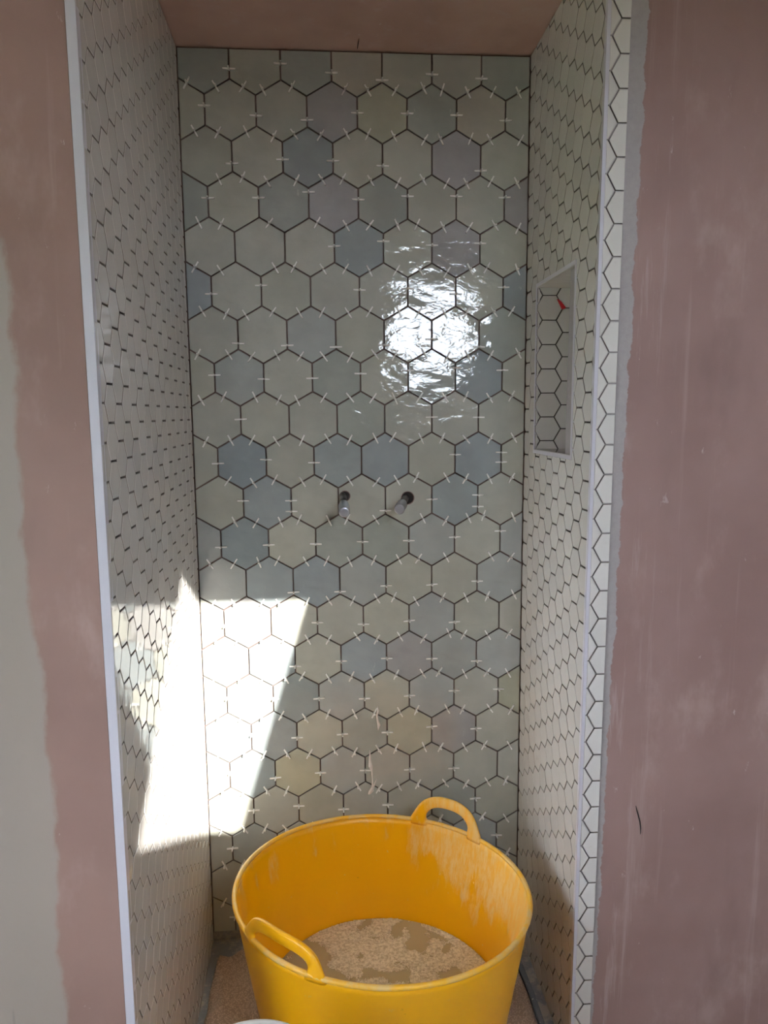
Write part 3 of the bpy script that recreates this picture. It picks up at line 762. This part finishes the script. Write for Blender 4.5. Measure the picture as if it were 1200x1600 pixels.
# dark rubber strip along the right
pts = [on_z(800, 1475, FLOOR + .012), on_z(813, 1509, FLOOR + .014), on_z(830, 1550, FLOOR + .014), on_z(846, 1597, FLOOR + .012)]
d = pts[-1] - pts[-2]; pts += [pts[-1] + d * 0.8]
cpts = []
for i in range(len(pts) - 1):
    for k in range(5): cpts.append(pts[i].lerp(pts[i + 1], k / 5))
cpts.append(pts[-1]); b = MB(); VV = []; FF = []
for i, p in enumerate(cpts):
    T = (cpts[min(i + 1, len(cpts) - 1)] - cpts[max(i - 1, 0)]); T.z = 0; T.normalize(); S = Vector((-T.y, T.x, 0)) * 0.0075
    for q in ((-1, -.008), (1, -.008), (1, .001), (.6, .003), (-.6, .003), (-1, .001)): VV.append(p + S * q[0] + Vector((0, 0, q[1])))
for i in range(len(cpts) - 1):
    for k in range(6): FF.append((i * 6 + k, i * 6 + (k + 1) % 6, (i + 1) * 6 + (k + 1) % 6, (i + 1) * 6 + k))
FF += [tuple(range(6)), tuple(range((len(cpts) - 1) * 6, len(cpts) * 6))]
o = mesh_obj('rubber_strip', VV, FF, 'rubber'); tag(o, 'dark grey speckled rubber strip on the shower floor beside the right wall', 'strip')

# ---- white bucket whose rim peeks in at the bottom left
far = on_y(397, 1590.5, -0.86)
bk = empty('bucket', (far.x + 0.005, far.y - 0.125, FLOOR)); tag(bk, 'pale grey-white bucket standing in front of the yellow tub, only its rim edge showing', 'bucket')
hb = far.z - FLOOR; rt = 0.125
def lathe(prof, n=48):
    VV = []; FF = []
    for r, z in prof: VV += [Vector((r * math.cos(2 * math.pi * k / n), r * math.sin(2 * math.pi * k / n), z)) for k in range(n)]
    for i in range(len(prof) - 1):
        for k in range(n): FF.append((i * n + k, i * n + (k + 1) % n, (i + 1) * n + (k + 1) % n, (i + 1) * n + k))
    FF += [tuple(range(n)), tuple(range((len(prof) - 1) * n, len(prof) * n))]
    return VV, FF
mesh_obj('body', *lathe([(0.098, 0.0), (0.10, 0.003), (rt - .006, hb - 0.004), (rt - .009, hb - 0.004), (0.097, 0.006)]), 'bucket', bk, True)
mesh_obj('rim', *lathe([(rt - .008, hb - .016), (rt - .001, hb - .016), (rt, hb - .012), (rt, hb - .003), (rt - .003, hb), (rt - .007, hb), (rt - .009, hb - .003), (rt - .0085, hb - .016)]), 'bucket', bk, True)
pts = [Vector(((rt + .006) * math.cos(a), -0.4 * (rt + .006) * math.sin(a), hb - 0.03 - 0.11 * math.sin(a))) for a in [math.pi * k / 20 for k in range(21)]]
MB().tube(pts, 0.0022, 8).build('bail_handle', 'steel', bk, True)

# ---- dried film strips dangling from the back wall joints
def film(pxs, widths, name, label):
    P = [on_y(x, y, Y) for x, y, Y in pxs]; VV = []; FF = []
    for p, w in zip(P, widths):
        S = Vector((w / 2, 0.0, 0.0))
        VV += [p - S, p + Vector((0, -0.002, 0)), p + S, p + Vector((0, 0.0012, 0))]
    for i in range(len(P) - 1):
        for k in range(4): FF.append((i * 4 + k, i * 4 + (k + 1) % 4, (i + 1) * 4 + (k + 1) % 4, (i + 1) * 4 + k))
    FF += [(0, 1, 2, 3), tuple(range((len(P) - 1) * 4, len(P) * 4))]
    o = mesh_obj(name, VV, FF, 'film'); tag(o, label, 'film strip', 'strips of dried film on the back wall'); return o
film([(590, 1104, -.004), (591, 1110, -.012), (589, 1118, -.016), (590, 1126, -.014), (592, 1133, -.010), (591, 1141, -.006)], [.002, .006, .005, .006, .010, .002], 'film_strip', 'small curled strip of whitish dried film, the upper one on the hexagon tiles')
film([(578, 1172, -.006), (578, 1186, -.012), (579, 1198, -.018), (581, 1205, -.016), (582, 1218, -.014), (582, 1229, -.016), (580, 1236, -.016), (577, 1241, -.014)], [.002, .006, .012, .004, .003, .006, .015, .008], 'film_strip', 'longer strip of whitish dried film hanging above the yellow tub')
film([(589, 1216, -.018), (585, 1226, -.016), (581, 1236, -.015)], [.002, .005, .008], 'film_strip', 'short whitish film sliver slanting beside the longer hanging strip')

# ---- red plastic chip in the niche, hair-like threads
b = MB(); q = [on_y(x, y, NY1 - 0.012) for x, y in ((871, 467), (876, 470), (884, 480), (883, 482), (879, 483))]
b.add(q + [v + Vector((0, 0.006, 0)) for v in q], [(0, 1, 2, 3, 4), (5, 6, 7, 8, 9)] + [(i, (i + 1) % 5, 5 + (i + 1) % 5, 5 + i) for i in range(5)])
tag(b.build('red_chip', 'red'), 'small red plastic chip stuck in a tile joint inside the wall niche', 'chip')
zz = lambda p: Vector((p.x, yr(p.z) + 0.0045, p.z))
pts = [zz(on_y(x, y, -.515)) for x, y in ((995, 1261), (996.5, 1268), (999, 1276), (1001.5, 1286), (1002.8, 1296), (1002.3, 1306))]
tag(MB().tube(pts, [.0004, .0012, .0014, .0014, .0012, .0004], 6).build('thread', 'thread', None, True), 'short black thread stuck to the pink plaster on the right', 'thread')
pts = [on_z(561, 60, H - .0012), on_z(559.5, 68, H - .0012), on_z(558.5, 76, H - .0012)]
tag(MB().tube(pts, [.0004, .0011, .0009], 6).build('thread', 'thread', None, True), 'short dark thread on the pink ceiling above the back wall', 'thread')

# ---- outside the roof window: garden ground and trees whose reflection shows in the glaze
tag(MB().box(-40, 40, -60, -5.2, -3.2, -3.0).build('ground', 'grass'), 'grass garden outside the roof window', kind='structure')
def tree(x, y, hgt, rad, label, seed):
    rt_ = random.Random(seed); root = empty('garden_tree', (x, y, -3.0)); tag(root, label, 'tree', 'trees in the garden')
    tb = MB().tube([(0, 0, 0), (0.1, 0, hgt * .3), (0.0, 0.1, hgt * .55), (0.1, 0.1, hgt * .9)], [.22, .17, .12, .03], 10)
    for k in range(9):
        a = rt_.uniform(0, 6.28); z0 = hgt * rt_.uniform(.35, .75); L = rad * rt_.uniform(.6, .95)
        tb.tube([(0, 0, z0), (L * .5 * math.cos(a), L * .5 * math.sin(a), z0 + L * .3), (L * math.cos(a), L * math.sin(a), z0 + L * .45)], [.07, .045, .012], 6)
    tb.build('trunk', 'bark', root, True)
    vv = []; ff = []
    for k in range(2600):
        u = Vector((rt_.gauss(0, 1), rt_.gauss(0, 1), rt_.gauss(0, 1))).normalized() * (rt_.random() ** .45)
        c = Vector((u.x * rad, u.y * rad, hgt * .64 + u.z * hgt * .36))
        if noise.noise(c * 0.9 + Vector((seed, 0, 0))) < -0.12: continue
        A = Vector((rt_.gauss(0, 1), rt_.gauss(0, 1), rt_.gauss(0, 1))).normalized(); Bq = A.orthogonal().normalized()
        s = rt_.uniform(.09, .17); k0 = len(vv)
        vv += [c - A * s, c + Bq * s * .45, c + A * s, c - Bq * s * .45]; ff.append((k0, k0 + 1, k0 + 2, k0 + 3))
    tag(mesh_obj('foliage', vv, ff, 'leaf', root), kind='stuff')
tree(2.3, -12.0, 4.5, 1.5, 'leafy tree in the garden nearest the roof window', 2)
tree(5.2, -15.0, 4.4, 2.3, 'leafy tree in the garden farther to the right', 5)
tree(-2.4, -16.0, 4.9, 2.4, 'tall leafy tree in the garden farther to the left', 9)
